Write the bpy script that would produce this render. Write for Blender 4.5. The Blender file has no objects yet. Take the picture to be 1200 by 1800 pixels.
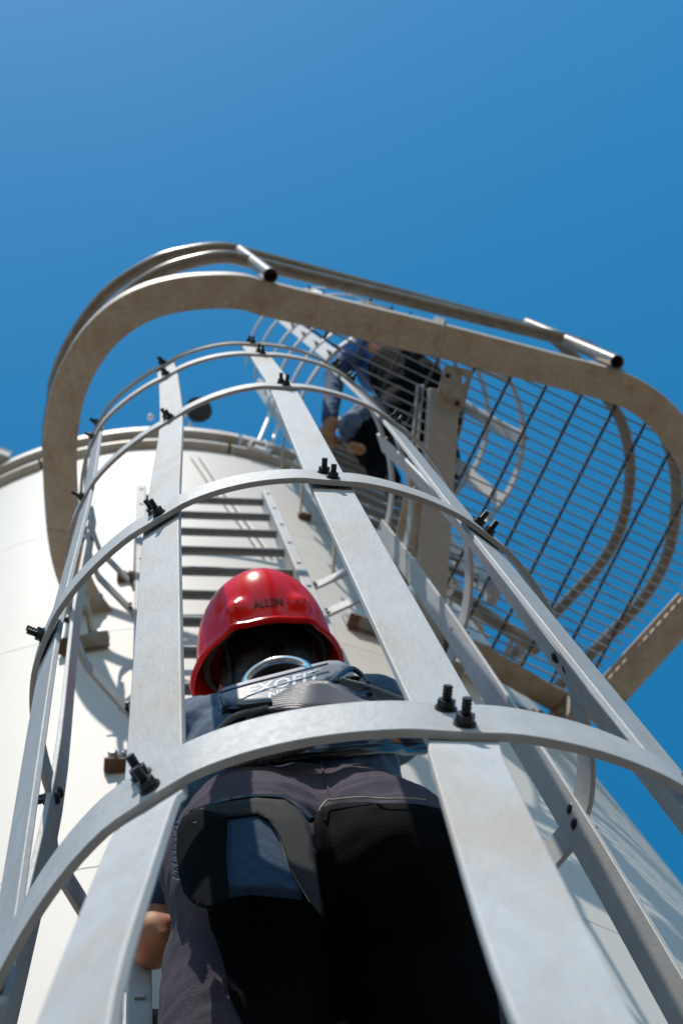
import bpy, bmesh, math, random
from math import sin, cos, pi, radians, atan2, sqrt
from mathutils import Vector, Matrix, noise
from mathutils.bvhtree import BVHTree
random.seed(7)
V = Vector
S = bpy.context.scene
COL = S.collection

# ---------------------------------------------------------------- camera, sky, sun, exposure
CX = V((0.989664, -0.059412, -0.130520)); CY = V((0.032583, 0.979498, -0.198803)); CZ = V((0.139655, 0.192495, 0.971309))
CAM = V((-0.2366, -0.938, 0.0))
cd = bpy.data.cameras.new("camera"); cam = bpy.data.objects.new("camera", cd); COL.objects.link(cam)
cd.sensor_fit = 'HORIZONTAL'; cd.sensor_width = 24.0; cd.lens = 52.0; cd.clip_start = 0.02; cd.clip_end = 2000
m = Matrix.Identity(4)
for r in range(3):
    m[r][0] = CX[r]; m[r][1] = -CY[r]; m[r][2] = -CZ[r]; m[r][3] = CAM[r]
cam.matrix_world = m
cd.dof.use_dof = True; cd.dof.focus_distance = 1.5; cd.dof.aperture_fstop = 11.0
S.camera = cam

SUN_EL = 56.0; SUN_AZ = 196.4          # the sun stands high behind the climber, a little to the left
w = bpy.data.worlds.new("World"); S.world = w; w.use_nodes = True
nt = w.node_tree
for n in list(nt.nodes): nt.nodes.remove(n)
sky = nt.nodes.new('ShaderNodeTexSky'); sky.sky_type = 'NISHITA'; sky.sun_disc = False
sky.sun_elevation = radians(SUN_EL); sky.sun_rotation = radians(SUN_AZ)
sky.altitude = 300; sky.air_density = 1.0; sky.dust_density = 0.45; sky.ozone_density = 1.6
hs = nt.nodes.new('ShaderNodeHueSaturation'); hs.inputs['Saturation'].default_value = 1.42; hs.inputs['Hue'].default_value = 0.482; hs.inputs['Value'].default_value = 1.12
bg = nt.nodes.new('ShaderNodeBackground'); bg.inputs['Strength'].default_value = 0.15
wo = nt.nodes.new('ShaderNodeOutputWorld')
nt.links.new(sky.outputs[0], hs.inputs['Color']); nt.links.new(hs.outputs[0], bg.inputs['Color']); nt.links.new(bg.outputs[0], wo.inputs['Surface'])
sd = bpy.data.lights.new("sun", 'SUN'); sd.energy = 3.7; sd.angle = radians(0.53); sd.color = (1.0, 0.94, 0.86)
sun = bpy.data.objects.new("sun", sd); COL.objects.link(sun)
SDIR = V((0.28, 0.955, -1.48)).normalized()
sun.rotation_euler = SDIR.to_track_quat('-Z', 'Y').to_euler(); sun.location = (-3, -8, 14)
S.view_settings.view_transform = 'Standard'; S.view_settings.look = 'None'
S.view_settings.exposure = 0.0; S.view_settings.gamma = 1.0; S.view_settings.use_curve_mapping = False
S.render.engine = 'CYCLES'
S.cycles.max_bounces = 8

# ---------------------------------------------------------------- materials
def mat(name, base, rough=0.5, metal=0.0, var=0.0, vscale=8.0, base2=None, bump=0.0, bscale=60.0, stretch=(1, 1, 1), spec=0.5,
        coat=0.0, sheen=0.0, stain=None, stain_scale=3.0, stain_lo=0.55, stain_hi=0.75, rvar=0.0, weave=0.0, weave_scale=400.0):
    mt = bpy.data.materials.new(name); mt.use_nodes = True
    t = mt.node_tree; b = t.nodes['Principled BSDF']
    b.inputs['Roughness'].default_value = rough; b.inputs['Metallic'].default_value = metal
    b.inputs['Specular IOR Level'].default_value = spec
    b.inputs['Coat Weight'].default_value = coat; b.inputs['Coat Roughness'].default_value = 0.05
    b.inputs['Sheen Weight'].default_value = sheen; b.inputs['Sheen Roughness'].default_value = 0.4
    tc = t.nodes.new('ShaderNodeTexCoord'); mp = t.nodes.new('ShaderNodeMapping'); mp.inputs['Scale'].default_value = stretch
    t.links.new(tc.outputs['Object'], mp.inputs['Vector'])
    def nz(scale, det=5, ro=0.6):
        n = t.nodes.new('ShaderNodeTexNoise'); n.inputs['Scale'].default_value = scale; n.inputs['Detail'].default_value = det
        n.inputs['Roughness'].default_value = ro; t.links.new(mp.outputs[0], n.inputs['Vector']); return n
    c = tuple(base) + (1,)
    if base2 is None: base2 = tuple(x * (1 - var) for x in base)
    n = nz(vscale); r = t.nodes.new('ShaderNodeValToRGB'); r.color_ramp.elements[0].position = 0.32; r.color_ramp.elements[1].position = 0.68
    r.color_ramp.elements[0].color = tuple(base2) + (1,); r.color_ramp.elements[1].color = c
    t.links.new(n.outputs['Fac'], r.inputs['Fac']); out = r.outputs['Color']
    if stain:
        n2 = nz(stain_scale, 6, 0.65); r2 = t.nodes.new('ShaderNodeMapRange'); r2.inputs['From Min'].default_value = stain_lo; r2.inputs['From Max'].default_value = stain_hi
        t.links.new(n2.outputs['Fac'], r2.inputs['Value'])
        mx = t.nodes.new('ShaderNodeMixRGB'); mx.inputs['Color2'].default_value = tuple(stain) + (1,)
        t.links.new(r2.outputs[0], mx.inputs['Fac']); t.links.new(out, mx.inputs['Color1']); out = mx.outputs[0]
    t.links.new(out, b.inputs['Base Color'])
    if rvar:
        n3 = nz(vscale * 3); r3 = t.nodes.new('ShaderNodeMapRange'); r3.inputs['To Min'].default_value = rough - rvar; r3.inputs['To Max'].default_value = rough + rvar
        t.links.new(n3.outputs['Fac'], r3.inputs['Value']); t.links.new(r3.outputs[0], b.inputs['Roughness'])
    hsrc = None
    if bump:
        n4 = nz(bscale, 4); bp = t.nodes.new('ShaderNodeBump'); bp.inputs['Strength'].default_value = bump; bp.inputs['Distance'].default_value = 0.004
        t.links.new(n4.outputs['Fac'], bp.inputs['Height']); hsrc = bp
    if weave:
        wv = t.nodes.new('ShaderNodeTexWave'); wv.inputs['Scale'].default_value = weave_scale / 20; wv.inputs['Distortion'].default_value = 0.6; wv.bands_direction = 'DIAGONAL'
        t.links.new(mp.outputs[0], wv.inputs['Vector'])
        b2 = t.nodes.new('ShaderNodeBump'); b2.inputs['Strength'].default_value = weave; b2.inputs['Distance'].default_value = 0.0015
        t.links.new(wv.outputs['Fac'], b2.inputs['Height'])
        if hsrc: t.links.new(hsrc.outputs[0], b2.inputs['Normal'])
        hsrc = b2
    if hsrc: t.links.new(hsrc.outputs[0], b.inputs['Normal'])
    return mt

GALV = mat('galvanised_steel', (0.50, 0.495, 0.485), 0.6, 0.05, 0.14, 45, spec=.25, bump=0.14, bscale=150, stain=(0.42, 0.39, 0.35), stain_scale=6, stain_lo=0.5, stain_hi=0.75, rvar=0.14, stretch=(1, 1, .7))
GALV_STAINED = mat('stained_galvanised_steel', (0.54, 0.535, 0.525), 0.58, 0.05, 0.11, 40, spec=.28, bump=0.12, bscale=150, stain=(0.47, 0.39, 0.31), stain_scale=7, stain_lo=0.47, stain_hi=0.74, rvar=0.1, stretch=(1.4, 1.4, .6))
FRAME = mat('weathered_channel_steel', (0.58, 0.50, 0.40), 0.5, 0.1, 0.22, 70, bump=0.25, bscale=180, stain=(0.40, 0.30, 0.21), stain_scale=16, stain_lo=0.45, stain_hi=0.7)
TUBE = mat('galvanised_tube', (0.29, 0.25, 0.20), 0.30, 0.3, 0.35, 30, bump=0.06, bscale=90, stain=(0.40, 0.33, 0.26), stain_scale=8, stain_lo=0.55, stain_hi=0.8)
GRATE = mat('grating_steel', (0.37, 0.39, 0.42), 0.45, 0.4, 0.2, 20)
GRATED = mat('grating_rod_steel', (0.085, 0.088, 0.10), 0.5, 0.4, 0.2, 20)
BOLT = mat('dark_bolt_steel', (0.028, 0.026, 0.026), 0.42, 0.5, 0.4, 150, stain=(0.12, 0.07, 0.035), stain_scale=200, stain_lo=0.6, stain_hi=0.75)
RUNGM = mat('worn_rung_steel', (0.20, 0.20, 0.20), 0.55, 0.2, 0.25, 60, bump=.1, bscale=200)
BOLTL = mat('zinc_bolt', (0.50, 0.50, 0.50), 0.4, 0.5, 0.2, 80)
TANK = mat('cream_tank_paint', (0.635, 0.588, 0.528), 0.6, 0.0, 0.06, 1.6, bump=0.03, bscale=8, stain=(0.55, 0.50, 0.43), stain_scale=1.4, stain_lo=0.6, stain_hi=0.95, stretch=(1.6, 1.6, 0.22))
RIM = mat('tank_rim_metal', (0.62, 0.58, 0.52), 0.5, 0.2, 0.15, 10, stain=(0.42, 0.33, 0.24), stain_scale=6, stain_lo=0.5, stain_hi=0.8)
RUST = mat('rusty_bracket', (0.20, 0.105, 0.06), 0.8, 0.0, 0.5, 40, bump=0.3, bscale=150)
BRK = mat('bracket_steel', (0.42, 0.40, 0.36), 0.55, 0.3, 0.2, 25, stain=(0.27, 0.14, 0.07), stain_scale=18, stain_lo=0.5, stain_hi=0.72, bump=0.1, bscale=120)
GROUND = mat('dry_gravel_ground', (0.22, 0.155, 0.10), 0.95, 0.0, 0.25, 1.5, bump=0.3, bscale=20)
APRON = mat('dark_bounce_absorber', (0.05, 0.046, 0.042), 0.9, 0, 0.3, 6, bump=.3, bscale=60)  # near black, for the added slab that soaks up ground bounce
HELMET = mat('glossy_red_plastic', (0.95, 0.004, 0.003), 0.2, 0.0, 0.05, 8, coat=0.04, spec=0.26, rvar=.05, bump=.03, bscale=30)
HELIN = mat('black_helmet_liner', (0.012, 0.012, 0.012), 0.7)
PRINT = mat('black_print', (0.12, 0.004, 0.004), 0.5)
LOGO = mat('white_print', (0.86, 0.87, 0.9), 0.6)
HAIR = mat('dark_hair', (0.012, 0.009, 0.006), 0.5, 0, 0.6, 90, bump=0.9, bscale=120, stretch=(1, 1, 0.15))
SKIN = mat('tanned_skin', (0.58, 0.27, 0.15), 0.6, 0, 0.12, 14, spec=.25, stain=(0.50, 0.17, 0.10), stain_scale=30, stain_lo=.45, stain_hi=.7, bump=0.06, bscale=120)
PANTS = mat('dark_plum_grey_trousers', (0.088, 0.071, 0.093), 0.9, 0, 0.25, 300, bump=0.5, bscale=700, sheen=0.05, spec=.15, weave=0.1, weave_scale=2600)
SHIRT = mat('navy_blue_fabric', (0.050, 0.10, 0.175), 0.85, 0, 0.3, 14, bump=0.2, bscale=200, sheen=0.2, weave=0.2)
RIPSTOP = mat('navy_ripstop_fabric', (0.032, 0.066, 0.120), 0.75, 0, 0.3, 120, spec=.12, bump=0.15, bscale=300, weave=0.4, weave_scale=600)
BLACKCL = mat('black_fabric_and_shade', (0.004, 0.004, 0.0045), 0.9, 0, 0.3, 60, bump=0.3, bscale=320, spec=.06)
GREYFLAP = mat('grey_flap_fabric', (0.030, 0.029, 0.028), 0.8, 0, 0.2, 30, spec=.15, bump=0.05, bscale=200)
WEB = mat('dark_twill_webbing', (0.085, 0.075, 0.09), 0.42, 0, 0.25, 60, weave=1.0, weave_scale=1500, sheen=0.2)
WEBL = mat('grey_webbing', (0.42, 0.42, 0.42), 0.55, 0, 0.2, 60, weave=1.0, weave_scale=1500)
PAD = mat('grey_harness_pad', (0.27, 0.28, 0.30), 0.5, 0, 0.15, 25, bump=0.1, bscale=150)
PIPING = mat('glossy_black_piping', (0.012, 0.012, 0.013), 0.25, 0, 0, 10, spec=0.6)
CHROME = mat('polished_steel_ring', (0.75, 0.75, 0.75), 0.12, 1.0, 0.05, 30)
JEANS = mat('blue_denim', (0.035, 0.085, 0.20), 0.85, 0, 0.35, 25, bump=0.3, bscale=120)
NAVY = mat('navy_white_trouser_cloth', (0.10, 0.16, 0.27), 0.8, 0, 0.5, 16, base2=(0.012, 0.02, 0.045), bump=.3, bscale=40)
JACKET = mat('bright_blue_jacket', (0.02, 0.13, 0.42), 0.6, 0, 0.3, 20, bump=0.3, bscale=40)
BOOT = mat('tan_boot_leather', (0.36, 0.17, 0.075), 0.6, 0, 0.3, 30)
LAMPW = mat('white_lamp_housing', (0.75, 0.76, 0.78), 0.4)
LAMPB = mat('black_lamp_housing', (0.02, 0.02, 0.022), 0.5)
STITCH = mat('pale_stitching', (0.42, 0.36, 0.27), 0.8)

# ---------------------------------------------------------------- helpers
def link(o, parent=None):
    COL.objects.link(o)
    if parent: o.parent = parent
    return o
def tag(o, label=None, cat=None, group=None, kind=None):
    if label: o['label'] = label
    if cat: o['category'] = cat
    if group: o['group'] = group
    if kind: o['kind'] = kind
    return o
def empty(name, loc=(0, 0, 0)):
    o = bpy.data.objects.new(name, None); o.location = loc; o.empty_display_size = 0.1
    return link(o)
def obj(name, bm, mt, parent=None, smooth=False, bevel=0, angle=40):
    me = bpy.data.meshes.new(name)
    bmesh.ops.recalc_face_normals(bm, faces=bm.faces)
    bm.to_mesh(me); bm.free()
    if parent is not None:                      # geometry is written in world coordinates
        me.transform(Matrix.Translation(-wloc(parent)))
    o = bpy.data.objects.new(name, me); me.materials.append(mt); link(o, parent)
    if smooth:
        me.shade_smooth()
        try: me.set_sharp_from_angle(angle=radians(angle))
        except Exception: pass
    if bevel:
        b = o.modifiers.new('bevel', 'BEVEL'); b.width = bevel; b.segments = 2; b.limit_method = 'ANGLE'; b.angle_limit = radians(40)
    return o
def wloc(o):
    v = V((0, 0, 0))
    while o is not None:
        v += o.location; o = o.parent
    return v
def catmull(pts, n=6, closed=False):
    P = [V(p) for p in pts]; out = []
    N = len(P)
    for i in range(N if closed else N - 1):
        p0 = P[(i - 1) % N] if closed or i > 0 else P[0] * 2 - P[1]
        p1 = P[i]; p2 = P[(i + 1) % N]
        p3 = P[(i + 2) % N] if closed or i + 2 < N else P[-1] * 2 - P[-2]
        for k in range(n):
            t = k / n
            out.append(0.5 * ((2 * p1) + (p2 - p0) * t + (2 * p0 - 5 * p1 + 4 * p2 - p3) * t * t + (3 * p1 - p0 - 3 * p2 + p3) * t ** 3))
    if not closed: out.append(P[-1])
    return out
def sweep(bm, path, frames, profile, closed=False, cap=True):
    """profile: list of (a,b); point = path + A*a + B*b with frames[i]=(A,B)"""
    rings = []
    for p, (A, B) in zip(path, frames):
        rings.append([bm.verts.new(p + A * a + B * b) for a, b in profile])
    n = len(profile); L = len(rings)
    for i in range(L if closed else L - 1):
        r, s = rings[i], rings[(i + 1) % L]
        for k in range(n):
            bm.faces.new((r[k], r[(k + 1) % n], s[(k + 1) % n], s[k]))
    if cap and not closed:
        bm.faces.new(rings[0]); bm.faces.new(rings[-1])
def circ(r, n=12): return [(r * cos(2 * pi * i / n), r * sin(2 * pi * i / n)) for i in range(n)]
def rect(a0, a1, b0, b1): return [(a0, b0), (a1, b0), (a1, b1), (a0, b1)]
def rrect(a0, a1, b0, b1, r, k=3):
    out = []
    for cx_, cy_, s in ((a1 - r, b1 - r, 0), (a0 + r, b1 - r, 90), (a0 + r, b0 + r, 180), (a1 - r, b0 + r, 270)):
        for i in range(k + 1):
            t = radians(s + 90 * i / k); out.append((cx_ + r * cos(t), cy_ + r * sin(t)))
    return out
def tframes(path, up=None):
    fr = []; N = len(path); prev = None
    for i in range(N):
        T = (path[min(i + 1, N - 1)] - path[max(i - 1, 0)]).normalized()
        if prev is None:
            a = up or (V((0, 0, 1)) if abs(T.z) < 0.9 else V((1, 0, 0)))
        else: a = prev
        A = (a - T * a.dot(T)).normalized(); fr.append((A, T.cross(A))); prev = A
    return fr
def tube(bm, path, r, n=12, cap=True):
    path = [V(p) for p in path]; sweep(bm, path, tframes(path), circ(r, n), cap=cap)
def box(bm, c, size, rot=None):
    c = V(c); sx, sy, sz = [s / 2 for s in size]
    vs = []
    for x, y, z in ((-1, -1, -1), (1, -1, -1), (1, 1, -1), (-1, 1, -1), (-1, -1, 1), (1, -1, 1), (1, 1, 1), (-1, 1, 1)):
        p = V((x * sx, y * sy, z * sz))
        if rot: p = rot @ p
        vs.append(bm.verts.new(c + p))
    for f in ((0, 3, 2, 1), (4, 5, 6, 7), (0, 1, 5, 4), (1, 2, 6, 5), (2, 3, 7, 6), (3, 0, 4, 7)):
        bm.faces.new([vs[i] for i in f])
def bar(bm, a, b, A, wa, wb):
    """flat bar from a to b; A = direction of width wa"""
    a = V(a); b = V(b); T = (b - a).normalized(); A = (V(A) - T * V(A).dot(T)).normalized(); B = T.cross(A)
    sweep(bm, [a, b], [(A, B)] * 2, rect(-wa / 2, wa / 2, -wb / 2, wb / 2))
def at(px, py, z=None, Y=None):
    d = CX * (px - 600) + CY * (py - 900) + CZ * 2600.0
    if z is not None: return CAM + d * (z / d.z)
    return CAM + d * ((Y - CAM.y) / d.y)
def frame_mat(N, up=V((0, 0, 1))):
    """matrix with local +Y = N (outward)"""
    N = N.normalized(); X = N.cross(up).normalized(); Z = X.cross(N)
    return Matrix((X, N, Z)).transposed()

# ---------------------------------------------------------------- structure: ground, tank
bm = bmesh.new()
NG = 48
gr = [[bm.verts.new((-400 + 800 * i / NG, -400 + 800 * j / NG, -1.5)) for j in range(NG + 1)] for i in range(NG + 1)]
for i in range(NG):
    for j in range(NG): bm.faces.new((gr[i][j], gr[i + 1][j], gr[i + 1][j + 1], gr[i][j + 1]))
tag(obj('ground', bm, GROUND), kind='structure')

bm = bmesh.new(); box(bm, (0, -1.2, -1.49), (6.4, 6.0, 0.06)); tag(obj('added_bounce_apron', bm, APRON), kind='structure')  # unseen dark slab, added to keep ground bounce off the undersides
TC = V((-0.034, 1.786, 0)); TR = 1.65; TTOP = 6.8
def wally(x): return TC.y - sqrt(TR * TR - (x - TC.x) ** 2)
tank = tag(empty('storage_tank', (TC.x, TC.y, -1.5)), 'tall cream painted cylindrical steel tank behind the ladders', 'tank')
def ring_shell(z0, z1, r0, r1, a0=0, a1=2 * pi, n=96):
    bm = bmesh.new(); full = abs(a1 - a0) > 6.28; rings = []
    cnt = n if full else n + 1
    for i in range(cnt):
        a = a0 + (a1 - a0) * i / n; d = V((cos(a), sin(a), 0))
        rings.append([bm.verts.new(V((TC.x, TC.y, z)) + d * r) for r, z in ((r1, z0), (r1, z1), (r0, z1), (r0, z0))])
    for i in range(n):
        r, s = rings[i], rings[(i + 1) % cnt]
        for k in range(4): bm.faces.new((r[k], r[(k + 1) % 4], s[(k + 1) % 4], s[k]))
    if not full: bm.faces.new(rings[0]); bm.faces.new(rings[-1])
    return bm
seams = [-1.5, -0.42, 0.97, 2.36, 3.80, 5.2, TTOP]
for i in range(len(seams) - 1):
    bm = ring_shell(seams[i] + (0.002 if i else 0), seams[i + 1] - 0.002, TR - 0.02, TR, n=160)
    obj('wall_course', bm, TANK, tank, smooth=True)
    if i:
        bm = ring_shell(seams[i] - 0.0022, seams[i] + 0.0022, TR - 0.02, TR - 0.0012, n=160); obj('weld_seam', bm, TANK, tank, smooth=True)
bm = bmesh.new()                                   # shallow cone roof
apex = bm.verts.new((TC.x, TC.y, TTOP + 0.42)); rr = [bm.verts.new((TC.x + 1.66 * cos(2 * pi * i / 64), TC.y + 1.66 * sin(2 * pi * i / 64), TTOP + 0.2)) for i in range(64)]
for i in range(64): bm.faces.new((apex, rr[i], rr[(i + 1) % 64]))
obj('roof', bm, TANK, tank, smooth=True)
for k in range(12):                                 # two stepped drip rings in bolted segments
    a0 = radians(k * 30 + 8) + 0.004; a1 = radians(k * 30 + 38) - 0.004
    obj('lower_rim_segment', ring_shell(TTOP + 0.001, TTOP + 0.085, TR - 0.02, TR + 0.04, a0, a1, 16), RIM, tank, smooth=True)
    obj('upper_rim_segment', ring_shell(TTOP + 0.088, TTOP + 0.19, TR - 0.02, TR + 0.075, a0 + 0.03, a1 + 0.03, 16), RIM, tank, smooth=True)

# ---------------------------------------------------------------- bolts
def make_bolt_mesh(name, lightm=False):
    bm = bmesh.new()
    def cyl(y0, y1, r, n, off=0.0):
        sweep(bm, [V((0, y0, 0)), V((0, y1, 0))], [(V((1, 0, 0)), V((0, 0, 1)))] * 2, [(r * cos(2 * pi * i / n + off), r * sin(2 * pi * i / n + off)) for i in range(n)])
    cyl(0.0, 0.0016, 0.0095, 16)                      # washer
    cyl(0.0016, 0.0085, 0.0078, 6, 0.3)               # nut
    pts = []
    for i in range(9):                               # threaded end
        pts.append((0.0085 + i * 0.0016, 0.0043 if i % 2 else 0.0037))
    sweep(bm, [V((0, y, 0)) for y, r in pts], [(V((r, 0, 0)), V((0, 0, r))) for y, r in pts], circ(1.0, 10))
    sweep(bm, [V((0, y, 0)) for y in (-0.0125, -0.0145, -0.0168, -0.0180)], [(V((r, 0, 0)), V((0, 0, r))) for r in (0.0098, 0.0090, 0.006, 0.001)], circ(1.0, 14))
    bmesh.ops.recalc_face_normals(bm, faces=bm.faces)
    me = bpy.data.meshes.new(name); bm.to_mesh(me); bm.free(); me.materials.append(BOLT); me.shade_smooth()
    try: me.set_sharp_from_angle(angle=radians(35))
    except Exception: pass
    return me
BOLTME = make_bolt_mesh('bolt')
def bolt(p, N, parent, s=1.0, spin=0.0):
    o = bpy.data.objects.new('bolt', BOLTME)
    R = frame_mat(N) @ Matrix.Rotation(spin, 3, 'Y')
    R = R @ Matrix.Rotation(random.uniform(-.07, .07), 3, 'X') @ Matrix.Rotation(random.uniform(-.07, .07), 3, 'Z')
    o.location = V(p) - wloc(parent); o.rotation_euler = R.to_euler(); s *= .9; o.scale = (s, s * random.uniform(.82, 1.1), s)
    link(o, parent); return o

# ---------------------------------------------------------------- caged ladder (near)
HOOPS = [(0.9938, -0.0112, -0.2366, 0.3547), (1.7546, -0.0018, -0.2835, 0.3452), (2.7511, 0.0329, -0.2470, 0.3817), (3.4983, 0.0431, -0.2376, 0.3906), (3.7647, 0.0411, -0.2372, 0.3895)]
ANG = [-1.7723, -1.1575, -0.6, 0.018, 0.59, 1.2025, 1.8154]
# the cage was bolted up by hand: each joint sits a little off the true circle
JOINT = [{2: (265, 1385), 3: (800, 1277), 1: (-14, 1762)},
         {0: (101, 1398), 1: (82, 1120), 2: (280, 908), 3: (576, 845), 4: (843, 937), 5: (988, 1165), 6: (1012, 1438)},
         {1: (150, 876), 2: (302, 740), 3: (498, 682), 4: (690, 744), 5: (806, 912)},
         {1: (167, 768), 2: (296, 662), 3: (458, 626), 4: (612, 669)},
         {1: (174, 744), 2: (290, 643), 3: (441, 607), 4: (587, 648)}]
def hoop_pt(h, a, dr=0.0):
    z, cx_, cy_, r = h
    base = V((cx_ + r * sin(a), cy_ - r * cos(a), z))
    si = ANG.index(a) if a in ANG else -1; hi = HOOPS.index(h)
    if si in JOINT[hi]:
        q = at(*JOINT[hi][si], z=z); base = base + (q - base) * .9
    return base + V((sin(a), -cos(a), 0)) * dr
lad = tag(empty('caged_ladder', (0, 0, -1.5)), 'galvanised steel caged ladder that the climber in the red helmet stands on', 'ladder')
LW = 0.21
for sx in (-1, 1):
    bm = bmesh.new()
    sweep(bm, [V((sx * LW, 0, -1.45)), V((sx * LW, 0, 4.93))], [(V((1, 0, 0)), V((0, 1, 0)))] * 2, rect(-0.015, 0.015, -0.03, 0.03))
    st = obj('stringer', bm, GALV, lad, bevel=0.003)
rz = 4.855 - 0.25 * 24
while rz < 4.9:
    bm = bmesh.new(); tube(bm, [(-LW + 0.014, 0, rz), (LW - 0.014, 0, rz)], 0.0135, 12)
    obj('rung', bm, RUNGM, lad, smooth=True)
    for sx in (-1, 1):                                # rung ends show on the front edge of the stringer
        bm = bmesh.new(); box(bm, (sx * LW, -0.032, rz), (0.012, 0.004, 0.010)); obj('rung_pin', bm, BOLTL, lad)
    rz += 0.25
# hoops
for hi, h in enumerate(HOOPS):
    z, hx, hy, r = h
    fr = []
    offs = [(-2.02, V((0, 0, 0)))] + [(a, hoop_pt(h, a) - V((hx + r * sin(a), hy - r * cos(a), z))) for a in ANG] + [(2.02, V((0, 0, 0)))]
    pts = []
    for i in range(121):
        a = -2.02 + 4.04 * i / 120
        for q_ in range(len(offs) - 1):
            if offs[q_][0] <= a <= offs[q_ + 1][0] + 1e-9:
                t = (a - offs[q_][0]) / (offs[q_ + 1][0] - offs[q_][0])
                o0 = offs[max(q_ - 1, 0)][1]; o1 = offs[q_][1]; o2 = offs[q_ + 1][1]; o3 = offs[min(q_ + 2, len(offs) - 1)][1]
                of = 0.5 * ((2 * o1) + (o2 - o0) * t + (2 * o0 - 5 * o1 + 4 * o2 - o3) * t * t + (3 * o1 - o0 - 3 * o2 + o3) * t ** 3); break
        d = min(abs(a - k_) for k_ in ANG)
        rad = r + .0032 + .0016 * min(1, max(0, (d - .04) / .06))
        pts.append(V((hx + rad * sin(a), hy - rad * cos(a), z)) + of)
    pts.insert(0, V((-LW - 0.018, 0.02, z))); pts.insert(0, V((-LW - 0.018, 0.03, z)))
    pts.append(V((LW + 0.018, 0.02, z))); pts.append(V((LW + 0.018, 0.03, z)))
    for i, p in enumerate(pts):
        T = (pts[min(i + 1, len(pts) - 1)] - pts[max(i - 1, 0)]).normalized()
        N = V((T.y, -T.x, 0)).normalized()
        fr.append((N, V((0, 0, 1))))
    hh = 0.031 if hi < 2 else 0.027
    bm = bmesh.new(); sweep(bm, pts, fr, rect(-0.0034, 0.0034, -hh, hh))
    ho = obj('hoop', bm, GALV, lad, smooth=True, bevel=0.0008, angle=30)
    for a in ANG:
        N = V((sin(a), -cos(a), 0)); side = N.cross(V((0, 0, 1)))
        for k, dz in enumerate((-0.0165, 0.0165)):
            bolt(hoop_pt(h, a, 0.0070) + V((0, 0, dz)) + side * (0.004 if k else -0.003), N, ho, spin=random.random() * 2)
    for sx in (-1, 1):
        for dz in (-0.014, 0.014):
            bolt(V((sx * (LW + 0.021), 0.005, z + dz)), V((sx, 0, 0)), ho, spin=random.random())
# vertical straps; they stand inside the hoops and spread outward below the lowest one
FLARE = {0: (-0.42, -0.33), 1: (-0.43, -0.47), 2: (-0.262, -0.612), 3: (-0.062, -0.635), 4: (0.27, -0.66), 5: (0.42, -0.47), 6: (0.44, -0.25)}
for si, a in enumerate(ANG):
    path = []; tans = []
    top = HOOPS[4][0] + 0.034
    keys = [hoop_pt(h, a, -0.0040) for h in HOOPS]
    N = V((sin(a), -cos(a), 0))
    fx, fy = FLARE[si]
    lo = V((fx, fy, 0.50)); low2 = lo + V((0, 0, -0.15))
    kz = [low2, lo + (keys[0] - lo) * 0.12, lo + (keys[0] - lo) * 0.85, keys[0] + V((0, 0, -0.035))] + [keys[0]] + keys[1:] + [keys[4] + V((0, 0, 0.034))]
    dense = []
    for i in range(len(kz) - 1):
        k = 6
        for j in range(k): dense.append(kz[i].lerp(kz[i + 1], j / k))
    dense.append(kz[-1])
    for _ in range(2):                                # ease the bends a little
        dense = [dense[0]] + [(dense[i - 1] + dense[i] * 2 + dense[i + 1]) / 4 for i in range(1, len(dense) - 1)] + [dense[-1]]
    fr = []
    W = V((cos(a), sin(a), 0))
    for i, p in enumerate(dense):
        T = (dense[min(i + 1, len(dense) - 1)] - dense[max(i - 1, 0)]).normalized()
        A = (W - T * W.dot(T)).normalized()
        tw = {2: -.12, 1: -.4}.get(si, 0) * max(0, min(1, (HOOPS[0][0] - .05 - p.z) / .32))   # the lower ends are twisted a little
        A = Matrix.Rotation(tw, 3, T) @ A; fr.append((A, T.cross(A)))
    bm = bmesh.new(); sweep(bm, dense, fr, rect(-0.025, 0.025, -0.0035, 0.0035))
    s_ = obj('vertical_strap', bm, GALV_STAINED if si in (2, 3) else GALV, lad, smooth=True, bevel=0.0012, angle=30)
# wall brackets of the ladder
for z in (0.3, 1.6, 2.82, 4.35):
    for sx in (-1, 1):
        yw = wally(sx * 0.24)
        bm = bmesh.new(); box(bm, (sx * 0.247, yw - 0.004, z), (0.06, 0.010, 0.07)); b = obj('wall_bracket', bm, BRK, lad, bevel=0.002)
        bm = bmesh.new(); box(bm, (sx * 0.247, yw - 0.014, z - 0.040), (0.058, 0.030, 0.008)); obj('bracket_shelf', bm, RUST, b, bevel=0.001)
        bm = bmesh.new(); box(bm, (sx * 0.226, (yw - 0.0) / 2 + 0.0, z + 0.005), (0.006, yw - 0.02, 0.045)); obj('stand_off', bm, GALV, b, bevel=0.001)
        for dx in (-0.013, 0.014):
            bm = bmesh.new(); sweep(bm, [V((sx * 0.247 + dx, yw - 0.009, z + 0.012)), V((sx * 0.247 + dx, yw - 0.024, z + 0.012))], [(V((1, 0, 0)), V((0, 0, 1)))] * 2, circ(0.010, 6)); obj('bracket_bolt', bm, BOLTL, b)

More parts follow.
